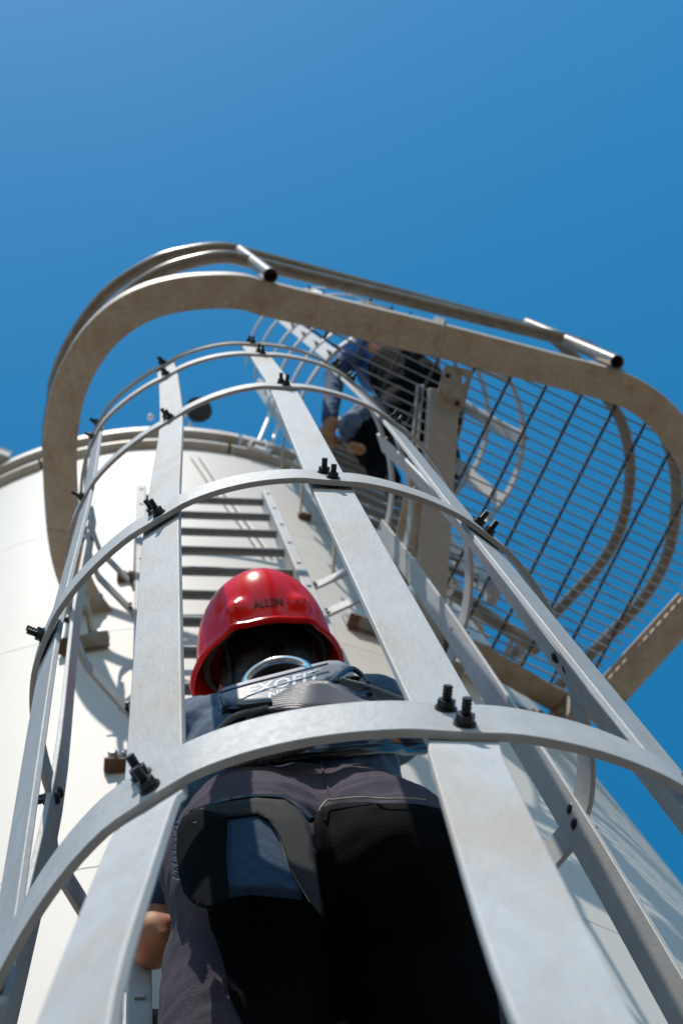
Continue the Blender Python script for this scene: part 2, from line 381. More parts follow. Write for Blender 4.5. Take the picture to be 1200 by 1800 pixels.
# ---------------------------------------------------------------- access platform
plat = tag(empty('access_platform', (0.5, 0, 4.0)), 'rounded platform with bar grating floor, brown weathered channel edge and double tube handrail', 'platform')
ZP = 4.0
cpts = [(-.315, .19), (-.375, .10), (-.413, -.02), (-.432, -.19), (-.435, -.33), (-.415, -.455), (-.37, -.555), (-.305, -.635), (-.225, -.69), (-.13, -.722), (-.03, -.735), (.04, -.735), (.092, -.723)]
left = catmull([(x, y, ZP) for x, y in cpts], 4)
right_c = [(1.055, -.538), (1.14, -.513), (1.225, -.462), (1.305, -.385), (1.37, -.28), (1.412, -.15), (1.42, -.02), (1.402, .09)]
right = catmull([(x, y, ZP) for x, y in right_c], 4)
front = [V((.096, -.722, ZP)), V((.58, -.633, ZP))]
front2 = [V((.586, -.632, ZP)), V((1.051, -.539, ZP))]
back = [V((1.398, .096, ZP)), V((1.113, .455, ZP))]
tankside = [V((1.085, .440, ZP)), V((.80, .285, ZP)), V((.63, .20, ZP))]
def channel(name, path, wd=0.046, h0=0.0, h1=0.18, ls=None):
    fr = []
    for i, p in enumerate(path):
        T = (path[min(i + 1, len(path) - 1)] - path[max(i - 1, 0)]).normalized(); N = V((T.y, -T.x, 0)).normalized(); fr.append((N, V((0, 0, 1))))
    bm = bmesh.new(); w_ = wd; t = 0.006
    # C section: bottom flange, outer web, top flange, returning inside with a small lip
    prof = rrect(-w_, w_, h0, h0 + 0.02, 0.006)
    prof = [(-w_, h0), (w_ - .006, h0), (w_ - .002, h0 + .002), (w_, h0 + .006), (w_, h1 - .006), (w_ - .006, h1), (w_ - .03, h1), (w_ - .03, h1 - t), (w_ - .009, h1 - t), (w_ - .009, h0 + .014), (w_ - .012, h0 + .010), (-w_ + .008, h0 + .010), (-w_ + .003, h0 + .016), (-w_, h0 + .012)]
    sweep(bm, path, fr, prof)
    return obj(name, bm, FRAME, plat, smooth=True, angle=35)
channel('left_bend_channel', left); channel('front_channel', front); channel('front_channel', front2); channel('right_bend_channel', right); channel('end_channel', back)
channel('tank_side_channel', tankside, 0.035, 0.0, 0.10)
# raised weld collars at the joints
for p, T in ((V((.094, -.7225, ZP)), V((.98, .18, 0))), (V((1.053, -.5385, ZP)), V((.98, .2, 0))), (V((-.42, -.06, ZP)), V((.2, -.98, 0)))):
    T.normalize(); N = V((T.y, -T.x, 0)); bm = bmesh.new()
    sweep(bm, [p - T * 0.004, p + T * 0.004], [(N, V((0, 0, 1)))] * 2, rect(-.048, .048, -.002, .151)); obj('weld_joint', bm, FRAME, plat, bevel=0.002)
# joint plate between the two front channels
bm = bmesh.new(); box(bm, (.583, -.640, ZP + .066), (.006, .105, .15), Matrix.Rotation(radians(10.6), 3, 'Z')); obj('joint_plate', bm, GALV, plat)
# end fixing of the left arm
bm = bmesh.new(); sweep(bm, [V((-.322, .118, ZP - .001)), V((-.322, .118, ZP + .012))], [(V((1, 0, 0)), V((0, 1, 0)))] * 2, circ(.013, 16)); obj('fixing_hole_plug', bm, BOLTL, plat, smooth=True)

# floor outline (inside of the frame) and grating clipped to it
hole = [(.20, -.66), (.30, -.60), (.39, -.52), (.46, -.42), (.52, -.30), (.56, -.17), (.575, -.05), (.585, .08), (.60, .17)]
outl = hole + [(.70, .215), (.80, .262), (1.085, .415), (1.37, .06), (1.392, -.06), (1.378, -.20), (1.33, -.31), (1.26, -.40), (1.17, -.468), (1.05, -.500), (.55, -.598)]
E1 = V((cos(radians(22.5)), sin(radians(22.5)))); E2 = V((-E1.y, E1.x))
def clip_line(o, d):
    ts = []
    n = len(outl)
    for i in range(n):
        a = V(outl[i]); b = V(outl[(i + 1) % n]); e = b - a
        den = d.x * e.y - d.y * e.x
        if abs(den) < 1e-9: continue
        q = a - o; t = (q.x * e.y - q.y * e.x) / den; u = (q.x * d.y - q.y * d.x) / den
        if 0 <= u < 1: ts.append(t)
    ts.sort(); return [(ts[i], ts[i + 1]) for i in range(0, len(ts) - 1, 2)]
org = V((.20, -.66)); GZ = 4.095
k = 0
while k < 45:
    o = org + E2 * (-0.30 + k * 0.0287)
    for t0, t1 in clip_line(o, E1):
        if t1 - t0 > 0.03:
            a = o + E1 * t0; b = o + E1 * t1; bm = bmesh.new()
            bar(bm, (a.x, a.y, GZ), (b.x, b.y, GZ), (0, 0, 1), 0.013, 0.0046); obj('bearing_bar', bm, GRATE, plat)
    k += 1
k = 0
while k < 18:
    o = org + E1 * (-0.02 + k * 0.106)
    for t0, t1 in clip_line(o, E2):
        if t1 - t0 > 0.03:
            a = o + E2 * t0; b = o + E2 * t1; bm = bmesh.new()
            tube(bm, [(a.x, a.y, GZ + .006), ((a.x + b.x) / 2, (a.y + b.y) / 2, GZ + .006), (b.x, b.y, GZ + .006)], 0.0048, 6); obj('cross_rod', bm, GRATED, plat)
    k += 1
bm = bmesh.new(); hp = catmull([(x, y, GZ) for x, y in hole], 4)
sweep(bm, hp, tframes(hp, V((0, 0, 1))), rect(-.012, .012, -.0025, .0025)); obj('grating_edge_band', bm, GRATED, plat)
# support arm below the floor, from the tank to the front channel, with its end plate
bm = bmesh.new()
sweep(bm, [V((.60, .25, 3.93)), V((.612, -.50, 4.02))], [(V((1, 0, 0)), V((0, .1, 1)))] * 2, [(-.042, 0), (.042, 0), (.042, .05), (.036, .05), (.036, .008), (-.036, .008), (-.036, .05), (-.042, .05)])
obj('support_arm', bm, GALV, plat, bevel=0.002)
bm = bmesh.new()
for dx in (-.052, -.066): bar(bm, (.60 + dx, .1, 4.09), (.612 + dx, -.50, 4.09), (0, 0, 1), .03, .004)
obj('grating_end_bar', bm, GALV, plat)
# end plate with a punched hole
def plate_hole(name, c, ax, ay, w_, h_, hc, hr, th, mt, parent):
    """flat plate c centre, axes ax, ay, with one round hole at hc"""
    bm = bmesh.new(); c = V(c); ax = V(ax).normalized(); ay = V(ay).normalized(); n_ = ax.cross(ay).normalized()
    N = 32; outer = []; inner = []
    for i in range(N):
        t = 2 * pi * i / N; dx, dy = cos(t), sin(t)
        tx = ((w_ / 2 - hc[0]) / dx if dx > 0 else (-w_ / 2 - hc[0]) / dx) if abs(dx) > 1e-6 else 1e9
        ty = ((h_ / 2 - hc[1]) / dy if dy > 0 else (-h_ / 2 - hc[1]) / dy) if abs(dy) > 1e-6 else 1e9
        s = min(tx, ty); outer.append((hc[0] + dx * s, hc[1] + dy * s)); inner.append((hc[0] + dx * hr, hc[1] + dy * hr))
    L = []
    for z in (-th / 2, th / 2):
        L.append([[bm.verts.new(c + ax * x + ay * y + n_ * z) for x, y in ring] for ring in (outer, inner)])
    for i in range(N):
        j = (i + 1) % N
        bm.faces.new((L[0][0][i], L[0][0][j], L[0][1][j], L[0][1][i])); bm.faces.new((L[1][0][i], L[1][1][i], L[1][1][j], L[1][0][j]))
        bm.faces.new((L[0][0][i], L[1][0][i], L[1][0][j], L[0][0][j])); bm.faces.new((L[0][1][i], L[0][1][j], L[1][1][j], L[1][1][i]))
    return obj(name, bm, mt, parent)
plate_hole('end_plate', (.628, -.505, 3.99), (.985, .17, 0), (-.17, .985, .05), .082, .12, (.018, -.028), .010, .008, BRK, plat)
for dx, dy in ((-.02, -.035), (.012, .04)):
    bolt(V((.628 + dx, -.505 + dy, 3.985)), V((0.02, 0, -1)), plat, 0.8)
# wall brackets of the platform: plates on the tank with gussets
def plat_bracket(x, z, s=1.0, hole=True):
    y = wally(x); n = V((x - TC.x, y - TC.y, 0)).normalized(); t = V((-n.y, n.x, 0)); 
    if t.x < 0: t = -t
    c = V((x, y, z))
    R = Matrix((t, -n, V((0, 0, 1)))).transposed()
    bm = bmesh.new(); box(bm, c + n * .006, (.12 * s, .012, .13 * s), R); g = obj('wall_plate', bm, BRK, plat, bevel=.002)
    bm = bmesh.new(); box(bm, c + n * .026 - V((0, 0, .060 * s)), (.13 * s, .040, .010), R); obj('wall_shelf', bm, BRK, g, bevel=.001)
    bm = bmesh.new(); box(bm, c + n * .026 - V((0, 0, .066 * s)) - t * .05 * s, (.03 * s, .041, .004), R); obj('rust_scale', bm, RUST, g)
    if hole:
        plate_hole('gusset', c + n * .065 + V((0, 0, .01)) + t * .02, n, V((0, 0, 1)), .11, .11, (.012, 0), .012, .008, BRK, g)
    for dx in (-.035, .035):
        for dz in (-.02, .03):
            bm = bmesh.new(); p = c + t * dx * s + V((0, 0, dz * s)) + n * .012; sweep(bm, [p, p + n * .014], [(t, V((0, 0, 1)))] * 2, circ(.010, 6)); obj('fixing_bolt', bm, BOLTL, g)
plat_bracket(-.345, 3.70); plat_bracket(.43, 4.05); plat_bracket(.62, 3.93); plat_bracket(.95, 3.95)
bm = bmesh.new(); tube(bm, [at(792, 1040, z=4.4), at(860, 1085, z=4.4), at(945, 1142, z=4.4)], .024, 12); obj('back_rail', bm, TUBE, plat, smooth=True)
for a_, b_ in (((800, 990), (905, 1050)), ((905, 1110), (880, 1175)), ((925, 1120), (905, 1190))):
    bm = bmesh.new(); tube(bm, [at(*a_, z=4.45), at(*b_, z=4.45)], .010, 8); obj('rail_stay', bm, GALV, plat, smooth=True)
# long tan spine plate with round dark hole beside the arm
plate_hole('spine_plate', (.525, -.02, 4.02), (1, .1, 0), (-.12, 1, .03), .062, .42, (0.0, -.02), .022, .008, FRAME, plat)
# handrail: posts outside the channel, knee rail and top rail
rail_plan = [(-.40, .16), (-.455, .03), (-.487, -.14), (-.495, -.27), (-.473, -.40), (-.420, -.51), (-.320, -.645), (-.188, -.752), (-.064, -.800), (.02, -.814), (.084, -.804)]
rail_r = [(1.076, -.620), (1.17, -.592), (1.27, -.513), (1.370, -.408), (1.452, -.30), (1.497, -.14), (1.487, .05), (1.43, .19), (1.34, .31), (1.20, .47), (1.12, .56)]
for z, nm in ((4.5, 'knee_rail'), (4.97, 'top_rail')):
    dz = 0.0
    lp_ = rail_plan if z < 4.7 else [(-.41, .15), (-.47, .02), (-.505, -.15), (-.512, -.30), (-.50, -.39), (-.456, -.500), (-.352, -.655), (-.198, -.770), (-.060, -.816), (.040, -.829), (.118, -.815)]
    a = catmull([(x, y, z) for x, y in lp_], 4); b = catmull([(x, y, z) for x, y in rail_r], 4)
    bm = bmesh.new(); tube(bm, a + b, 0.0205, 14); obj(nm, bm, TUBE, plat, smooth=True)
def post(x, y, x1, y1, z0=3.985):
    bm = bmesh.new(); p0 = V((x, y, z0)); p1 = V((x1, y1, 4.975)); r = .0205
    path = [p0 + (p1 - p0) * t for t in (0, .25, .5, .75, 1)]
    fr = tframes(path); pr = circ(r, 16); pi_ = circ(r - .003, 16)
    rings = [[bm.verts.new(p + A * a_ + B * b_) for a_, b_ in pr] for p, (A, B) in zip(path, fr)]
    inn = [bm.verts.new(path[0] + fr[0][0] * a_ + fr[0][1] * b_) for a_, b_ in pi_]
    deep = path[0] + (path[1] - path[0]).normalized() * .12
    inn2 = [bm.verts.new(deep + fr[0][0] * a_ + fr[0][1] * b_) for a_, b_ in pi_]
    n = 16
    for i in range(len(rings) - 1):
        for k in range(n): bm.faces.new((rings[i][k], rings[i][(k + 1) % n], rings[i + 1][(k + 1) % n], rings[i + 1][k]))
    for k in range(n):
        bm.faces.new((rings[0][k], rings[0][(k + 1) % n], inn[(k + 1) % n], inn[k])); bm.faces.new((inn[k], inn[(k + 1) % n], inn2[(k + 1) % n], inn2[k]))
    bm.faces.new(inn2); bm.faces.new(rings[-1])
    obj('post', bm, TUBE, plat, smooth=True)
post(.107, -.785, .086, -.822); post(1.085, -.600, 1.083, -.632)

# ---------------------------------------------------------------- far caged ladder, rising from the platform
TH = radians(20.7); t2 = V((cos(TH), sin(TH), 0)); n2 = V((sin(TH), -cos(TH), 0))
L2 = V((.605, .015, 0))
lad2 = tag(empty('caged_ladder', (L2.x, L2.y, 4.0)), 'smaller looking caged ladder rising above the grating platform toward the tank top', 'ladder')
for sx in (-1, 1):
    bm = bmesh.new(); a = L2 + t2 * sx * .21
    sweep(bm, [a + V((0, 0, 4.02)), a + V((0, 0, 7.9))], [(t2, n2)] * 2, rect(-.014, .014, -.028, .028)); obj('stringer', bm, GALV, lad2, bevel=.003)
z = 4.2
while z < 6.9:
    bm = bmesh.new(); tube(bm, [L2 - t2 * .2 + V((0, 0, z)), L2 + t2 * .2 + V((0, 0, z))], .0135, 10); obj('rung', bm, RUNGM, lad2, smooth=True); z += .25
C2 = L2 + n2 * .25; 
H2 = [(4.95, .40), (5.42, .385), (5.86, .385), (6.3, .385), (6.9, .385), (7.5, .385)]
A2 = [-1.75, -1.16, -.58, 0, .58, 1.16, 1.75]
for z, r in H2:
    pts = []
    for i in range(65):
        a = -2.0 + 4.0 * i / 64; pts.append(C2 + (t2 * sin(a) + n2 * cos(a)) * r + V((0, 0, z)))
    fr = []
    for i, p in enumerate(pts):
        T = (pts[min(i + 1, 64)] - pts[max(i - 1, 0)]).normalized(); fr.append((V((T.y, -T.x, 0)), V((0, 0, 1))))
    bm = bmesh.new(); sweep(bm, pts, fr, rect(-.003, .003, -.026, .026)); ho = obj('hoop', bm, GALV, lad2, smooth=True, angle=30)
    for a in A2:
        N = (t2 * sin(a) + n2 * cos(a)); bolt(C2 + N * (r + .003) + V((0, 0, z)), N, ho, 1.0)
for a in A2:
    d = t2 * sin(a) + n2 * cos(a); Wd = t2 * cos(a) - n2 * sin(a)
    path = [C2 + d * (H2[0][1] - .006) + V((0, 0, 4.92))] + [C2 + d * (r - .006) + V((0, 0, z)) for z, r in H2[1:]] 
    bm = bmesh.new(); sweep(bm, path, [(Wd, d)] * len(path), rect(-.025, .025, -.003, .003)); obj('vertical_strap', bm, GALV, lad2)
# braces from ladder foot to tank
for z in (4.6, 5.6, 6.4):
    for sx in (-1, 1):
        a = L2 + t2 * sx * .21; b = V((a.x - n2.x * .0, wally(a.x) + .0, 0)); bm = bmesh.new(); bar(bm, a + V((0, 0, z)), b + V((0, 0, z)), (0, 0, 1), .045, .006); obj('wall_bracket', bm, BRK, lad2)

# ---------------------------------------------------------------- things on the tank top
fl = tag(empty('floodlight', (.055, .13, 7.0)), 'round black floodlight on a short pole at the tank top', 'floodlight')
bm = bmesh.new(); tube(bm, [(.02, .20, 6.9), (.02, .13, 7.08), (.03, .06, 7.17)], .010, 10); obj('arm', bm, LAMPW, fl, smooth=True)
hd = V((.26, -.55, -.79)).normalized(); A = hd.orthogonal().normalized(); B = hd.cross(A); bm = bmesh.new(); c = V((.062, .01, 7.2))
sweep(bm, [c - hd * .05, c - hd * .035, c, c + hd * .022, c + hd * .024], [(A * r, B * r) for r in (.02, .045, .062, .066, .060)], circ(1, 24)); obj('housing', bm, LAMPB, fl, smooth=True)
bm = bmesh.new(); box(bm, c - hd * .045 + V((-.055, .0, .02)), (.07, .025, .03)); obj('bracket', bm, LAMPW, fl, bevel=.003)
lp = tag(empty('lamp', (-.13, .12, 7.0)), 'small white round lamp with black socket left of the floodlight', 'lamp')
bm = bmesh.new(); tube(bm, [(-.07, .2, 6.98), (-.085, .08, 7.06), (-.12, .055, 7.08)], .0045, 8); obj('arm', bm, LAMPB, lp)
c = V((-.166, .036, 7.1)); bm = bmesh.new(); bmesh.ops.create_uvsphere(bm, u_segments=16, v_segments=10, radius=.017, matrix=Matrix.Translation(c)); obj('globe', bm, LAMPW, lp, smooth=True)
bm = bmesh.new(); bmesh.ops.create_uvsphere(bm, u_segments=12, v_segments=8, radius=.019, matrix=Matrix.Translation(c + V((.062, .02, -.01)))); obj('socket', bm, LAMPB, lp, smooth=True)
fx = tag(empty('roof_davit', (.37, .17, 6.8)), 'white plate bracket with two bent pipes clamped to the tank rim', 'bracket')
bm = bmesh.new(); box(bm, (.345, .13, 6.86), (.11, .02, .15), Matrix.Rotation(.25, 3, 'Z') @ Matrix.Rotation(.2, 3, 'Y')); pl = obj('clamp_plate', bm, LAMPW, fx, bevel=.003)
for i in range(6):
    q = V((.305 + (i % 2) * .07, .108, 6.82 + (i // 2) * .045)); bm = bmesh.new(); bmesh.ops.create_uvsphere(bm, u_segments=8, v_segments=6, radius=.012, matrix=Matrix.Translation(q)); obj('clamp_bolt', bm, LAMPW if i % 3 else BOLT, pl, smooth=True)
for dx in (0, .055):
    a = at(455 + dx * 450, 775, z=6.95); b = at(478 + dx * 300, 705, z=7.55); bm = bmesh.new(); tube(bm, [a, a.lerp(b, .5) + V((.01, 0, 0)), b], .009, 8); obj('pipe', bm, LAMPW, fx, smooth=True)
bm = bmesh.new(); tube(bm, [at(505, 840, z=6.7), at(545, 760, z=7.2)], .010, 8); obj('stay', bm, LAMPW, fx, smooth=True)
cn = tag(empty('cable_conduit', (.02, .13, 6.8)), 'thin pale conduit pair slanting down the tank wall behind the front straps', 'conduit')
def onwall(px, py, off=.012):
    d = CX * (px - 600) + CY * (py - 900) + CZ * 2600.0; R = TR + off
    A = d.x ** 2 + d.y ** 2; c = (CAM - TC); B = 2 * (c.x * d.x + c.y * d.y); C_ = c.x ** 2 + c.y ** 2 - R * R
    t = (-B - sqrt(B * B - 4 * A * C_)) / 2 / A; return CAM + d * t
for dx in (0, 14):
    bm = bmesh.new(); tube(bm, [onwall(335 + dx, 800), onwall(380 + dx, 865), onwall(430 + dx, 930), onwall(462 + dx, 975)], .005, 8); obj('conduit', bm, TANK, cn, smooth=True)
bx = tag(empty('roof_box', (-.84, .30, 6.9)), 'small grey box standing on the tank rim at the left edge', 'box')
bm = bmesh.new(); box(bm, (-.87, .26, 7.02), (.09, .09, .12), Matrix.Rotation(.3, 3, 'Z')); obj('housing', bm, GALV, bx, bevel=.004)
bm = bmesh.new(); box(bm, (-.87, .26, 7.087), (.10, .10, .012), Matrix.Rotation(.3, 3, 'Z')); obj('lid', bm, GALV, bx, bevel=.002)
sb = tag(empty('wall_clip', (.42, .19, 5.6)), 'small rusty clip on the tank wall right of the ladder top', 'bracket')
q = onwall(535, 908, .012); bm = bmesh.new(); box(bm, q, (.05, .03, .035)); obj('clip', bm, RUST, sb, bevel=.003)
bm = bmesh.new(); tube(bm, [q, q + V((.10, .0, .10))], .005, 8); obj('rod', bm, LAMPW, sb, smooth=True)

# ---------------------------------------------------------------- people
def solid(name, parts, mt, parent, vox=0.008, smooth=4, disp=0.0, dscale=0.06, dz=1.0):
    """parts: ('c', p0, r0, p1, r1) tapered capsule or ('e', centre, (rx,ry,rz), rotation matrix or None); merged to one skin"""
    bm = bmesh.new()
    for q in parts:
        if q[0] == 'c':
            p0, r0, p1, r1 = V(q[1]), q[2], V(q[3]), q[4]
            n = max(3, int((p1 - p0).length / (min(r0, r1) * 0.35)))
            path = [p0.lerp(p1, i / n) for i in range(n + 1)]; rad = [r0 + (r1 - r0) * i / n for i in range(n + 1)]
            T = (p1 - p0).normalized()
            caps0 = [(p0 - T * r0 * sin(t), r0 * cos(t)) for t in (1.45, 1.1, .7, .35)]
            caps1 = [(p1 + T * r1 * sin(t), r1 * cos(t)) for t in (.35, .7, 1.1, 1.45)]
            seq = caps0 + list(zip(path, rad)) + caps1
            A = T.orthogonal().normalized(); B = T.cross(A)
            sweep(bm, [s[0] for s in seq], [(A * s[1], B * s[1]) for s in seq], circ(1, 20))
        else:
            M4 = Matrix.Translation(V(q[1])) @ ((q[3].to_4x4()) if len(q) > 3 and q[3] is not None else Matrix.Identity(4)) @ Matrix.Diagonal((*q[2], 1))
            bmesh.ops.create_uvsphere(bm, u_segments=28, v_segments=18, radius=1, matrix=M4)
    o = obj(name, bm, mt, parent, smooth=True, angle=180)
    r = o.modifiers.new('r', 'REMESH'); r.mode = 'VOXEL'; r.voxel_size = vox; r.use_smooth_shade = True
    s = o.modifiers.new('s', 'SMOOTH'); s.iterations = smooth; s.factor = .6
    dg = bpy.context.evaluated_depsgraph_get(); me = bpy.data.meshes.new_from_object(o.evaluated_get(dg))
    o.modifiers.clear(); o.data = me; me.materials.clear(); me.materials.append(mt)
    if disp:
        me.calc_loop_triangles() if False else None
        nr = [v.normal.copy() for v in me.vertices]
        for v, n_ in zip(me.vertices, nr):
            p = v.co
            a = noise.noise(V((p.x / dscale, p.y / dscale, p.z / dscale * dz)) + V((3, 1, 7)))
            b = noise.noise(V((p.x / dscale * 2.3, p.y / dscale * 2.3, p.z / dscale * 2.6 * dz)))
            f = (1 - abs(a) * 2.2) * .6 + b * .4
            v.co = p + n_ * disp * f
    me.shade_smooth(); me.update()
    return o
def bvh_of(objs):
    vs, fs = [], []
    for o in objs:
        L = wloc(o); b = len(vs); vs += [v.co + L for v in o.data.vertices]; fs += [[i + b for i in p.vertices] for p in o.data.polygons]
    return BVHTree.FromPolygons(vs, fs)
def cast(B, px, py):
    d = (CX * (px - 600) + CY * (py - 900) + CZ * 2600.0).normalized(); h = B.ray_cast(CAM, d)
    return (h[0], h[1]) if h[0] is not None else None
def patch(name, B, poly, mt, parent, off=.003, th=.004, step=7, fallback=None):
    """cloth panel or shade patch lying on the body surface, outline given as seen from the photo"""
    xs = [p[0] for p in poly]; ys = [p[1] for p in poly]
    bm = bmesh.new(); grid = {}
    import mathutils
    def inside(x, y):
        c = False; n = len(poly); j = n - 1
        for i in range(n):
            if (poly[i][1] > y) != (poly[j][1] > y) and x < (poly[j][0] - poly[i][0]) * (y - poly[i][1]) / (poly[j][1] - poly[i][1]) + poly[i][0]: c = not c
            j = i
        return c
    # conforming triangulation of the outline: boundary ring + interior grid
    pts = []
    n = len(poly)
    for i in range(n):
        a, b = V(poly[i]), V(poly[(i + 1) % n]); k = max(1, int((b - a).length / step))
        for j in range(k): pts.append(a.lerp(b, j / k))
    nb = len(pts)
    y = min(ys) + step
    while y < max(ys):
        x = min(xs) + step * .5
        while x < max(xs):
            if inside(x, y):
                q = V((x, y))
                if all((q - p).length > step * .6 for p in pts[:nb]): pts.append(q)
            x += step
        y += step
    res = mathutils.geometry.delaunay_2d_cdt(pts, [(i, (i + 1) % nb) for i in range(nb)], [], 1, 1e-5)
    co, faces = res[0], res[2]
    P = []
    last = None
    for c in co:
        h = cast(B, c.x, c.y)
        if h is None: h = last
        if h is None: h = (at(c.x, c.y, Y=-.28), V((0, -1, 0)))
        last = h; P.append(h[0] + (h[1] * .6 + V((0, -.25, -.15)) * .4).normalized() * off)
    vs = [bm.verts.new(p) for p in P]
    for f in faces:
        try: bm.faces.new([vs[i] for i in f])
        except ValueError: pass
    for _ in range(2): bmesh.ops.smooth_vert(bm, verts=[v for v in bm.verts if not v.is_boundary], factor=.5, use_axis_x=True, use_axis_y=True, use_axis_z=True)
    o = obj(name, bm, mt, parent, smooth=True, angle=180)
    s = o.modifiers.new('th', 'SOLIDIFY'); s.thickness = th; s.offset = 0
    return o
def strip(name, B, pix, width, mt, parent, off=.005, th=.003, n=6, r=None, wdir=None):
    """ribbon or cord along a line on the body surface"""
    path = catmull([(x, y, 0) for x, y in pix], n); P = []; Nn = []
    for c in path:
        h = cast(B, c.x, c.y)
        if h is None:
            if not P: continue
            h = (P[-1], Nn[-1])
        P.append(h[0] + h[1] * off); Nn.append(h[1])
    for _ in range(3): P = [P[0]] + [(P[i - 1] + P[i] * 2 + P[i + 1]) / 4 for i in range(1, len(P) - 1)] + [P[-1]]
    bm = bmesh.new(); fr = []
    for i, p in enumerate(P):
        T = (P[min(i + 1, len(P) - 1)] - P[max(i - 1, 0)])
        T = T.normalized() if T.length > 1e-6 else V((1, 0, 0)); N = Nn[i]; A = T.cross(N)
        A = A.normalized() if A.length > 1e-6 else V((0, 0, 1)); fr.append((A, A.cross(T)))
    sweep(bm, P, fr, circ(r, 8) if r else rect(-width / 2, width / 2, -th / 2, th / 2))
    return obj(name, bm, mt, parent, smooth=True, angle=50)
def hand(parent, palm, fwd, out, mt, s=1.0, name='hand'):
    """gripping hand: palm centre, fwd = direction fingers leave, out = back of the hand"""
    fwd = V(fwd).normalized(); out = V(out); out = (out - fwd * out.dot(fwd)).normalized(); side = fwd.cross(out)
    P = [('e', V(palm), (.042 * s, .045 * s, .017 * s), Matrix((side, fwd, out)).transposed())]
    for i, (l, o_) in enumerate(((.030, -.030), (.034, -.010), (.032, .010), (.025, .029))):
        a = V(palm) + fwd * .038 * s + side * o_ * s; b = a + (fwd * .7 - out * .5).normalized() * l * s; c = b + (-fwd * .15 - out).normalized() * l * .85 * s; d = c + (-fwd - out * .35).normalized() * l * .6 * s
        P += [('c', a, .0095 * s, b, .009 * s), ('c', b, .009 * s, c, .0082 * s), ('c', c, .0082 * s, d, .0075 * s)]
    a = V(palm) - fwd * .015 * s - side * .036 * s; b = a + (-side * .6 + fwd * .4 - out * .5).normalized() * .036 * s; c = b + (fwd * .6 - out * .7 + side * .2).normalized() * .03 * s
    P += [('c', a, .012 * s, b, .011 * s), ('c', b, .011 * s, c, .009 * s)]
    return P

# climber seen from below and behind
man = tag(empty('person', (-.01, -.1, .6)), 'climber in red helmet, grey harness and dark trousers inside the near ladder cage', 'person')
xc = -.012
skin_parts = [('c', (.0, -.19, 2.04), .055, (.0, -.205, 2.2), .052), ('e', (-.008, -.20, 2.27), (.075, .095, .11)), ('e', (-.008, -.12, 2.25), (.045, .04, .06)),
              ('e', (-.008, -.088, 2.285), (.012, .02, .016)), ('e', (-.083, -.19, 2.255), (.010, .022, .030)), ('e', (.067, -.19, 2.255), (.010, .022, .030)),
              ('c', (.0, -.15, 1.6), .05, (.0, -.17, 1.95), .06),
              ('c', (-.15, -.19, 2.02), .045, (-.197, -.06, 1.705), .031), ('c', (-.197, -.06, 1.705), .031, (-.176, -.035, 1.93), .024),
              ('c', (.165, -.20, 2.10), .045, (.225, -.13, 2.34), .036), ('c', (.225, -.13, 2.34), .036, (.165, -.05, 2.57), .024),
              ('e', (-.194, -.058, 1.690), (.030, .036, .032)), ('c', (-.205, -.045, 1.672), .011, (-.186, -.075, 1.668), .011), ('c', (-.178, -.05, 1.685), .012, (-.172, -.08, 1.695), .011), ('c', (-.02, -.19, 1.95), .06, (-.15, -.19, 2.03), .05), ('c', (.02, -.19, 1.95), .06, (.165, -.2, 2.1), .05)]
skin_parts += hand(man, (-.17, -.048, 1.965), (0, .35, .95), (0, -.9, .2), SKIN, .95)
skin_parts += hand(man, (.16, -.048, 2.62), (0, .35, .95), (0, -.9, .2), SKIN, .95)
body = solid('body', skin_parts, SKIN, man, vox=.006, smooth=3)
trou = solid('trousers', [('e', (xc, -.160, 1.56), (.160, .110, .14)), ('e', (xc - .078, -.212, 1.50), (.092, .108, .112)), ('e', (xc + .078, -.212, 1.50), (.092, .108, .112)),
        ('e', (xc, -.155, 1.75), (.152, .095, .12)), ('c', (xc - .06, -.178, 1.74), .088, (xc - .072, -.208, 1.56), .108), ('c', (xc + .06, -.178, 1.74), .088, (xc + .072, -.208, 1.56), .108), ('c', (xc, -.182, 1.74), .085, (xc, -.20, 1.58), .09),
        ('c', (xc - .085, -.145, 1.46), .092, (-.15, -.06, 1.08), .066), ('c', (-.15, -.06, 1.08), .066, (-.125, -.085, .70), .052),
        ('c', (xc + .085, -.145, 1.46), .092, (.155, -.04, 1.22), .072), ('c', (.155, -.04, 1.22), .072, (.12, -.16, .86), .055), ('c', (.12, -.16, .86), .055, (.12, -.12, .96), .05)],
        PANTS, man, vox=.006, smooth=6, disp=.0042, dscale=.06, dz=2.2)
for x, z, y in ((-.125, .655, -.05), (.12, .905, -.05)):
    solid('boot', [('c', (x, y - .06, z + .0), .038, (x, y + .05, z - .012), .032), ('c', (x, y - .055, z + .02), .040, (x, y - .05, z + .09), .042)], BLACKCL, man, vox=.006, smooth=2)
shirt = solid('jacket', [('e', (xc, -.178, 1.95), (.160, .113, .18)), ('c', (xc, -.165, 1.84), .088, (xc, -.18, 1.95), .11), ('c', (-.12, -.20, 2.00), .068, (.13, -.21, 2.08), .068),
        ('c', (-.13, -.20, 2.02), .062, (-.194, -.076, 1.748), .040), ('c', (.15, -.20, 2.09), .064, (.222, -.135, 2.32), .050), ('c', (.222, -.135, 2.32), .05, (.17, -.06, 2.54), .040),
        ('c', (0, -.195, 2.07), .068, (0, -.20, 2.12), .062)], SHIRT, man, vox=.006, smooth=5, disp=.005, dscale=.045)
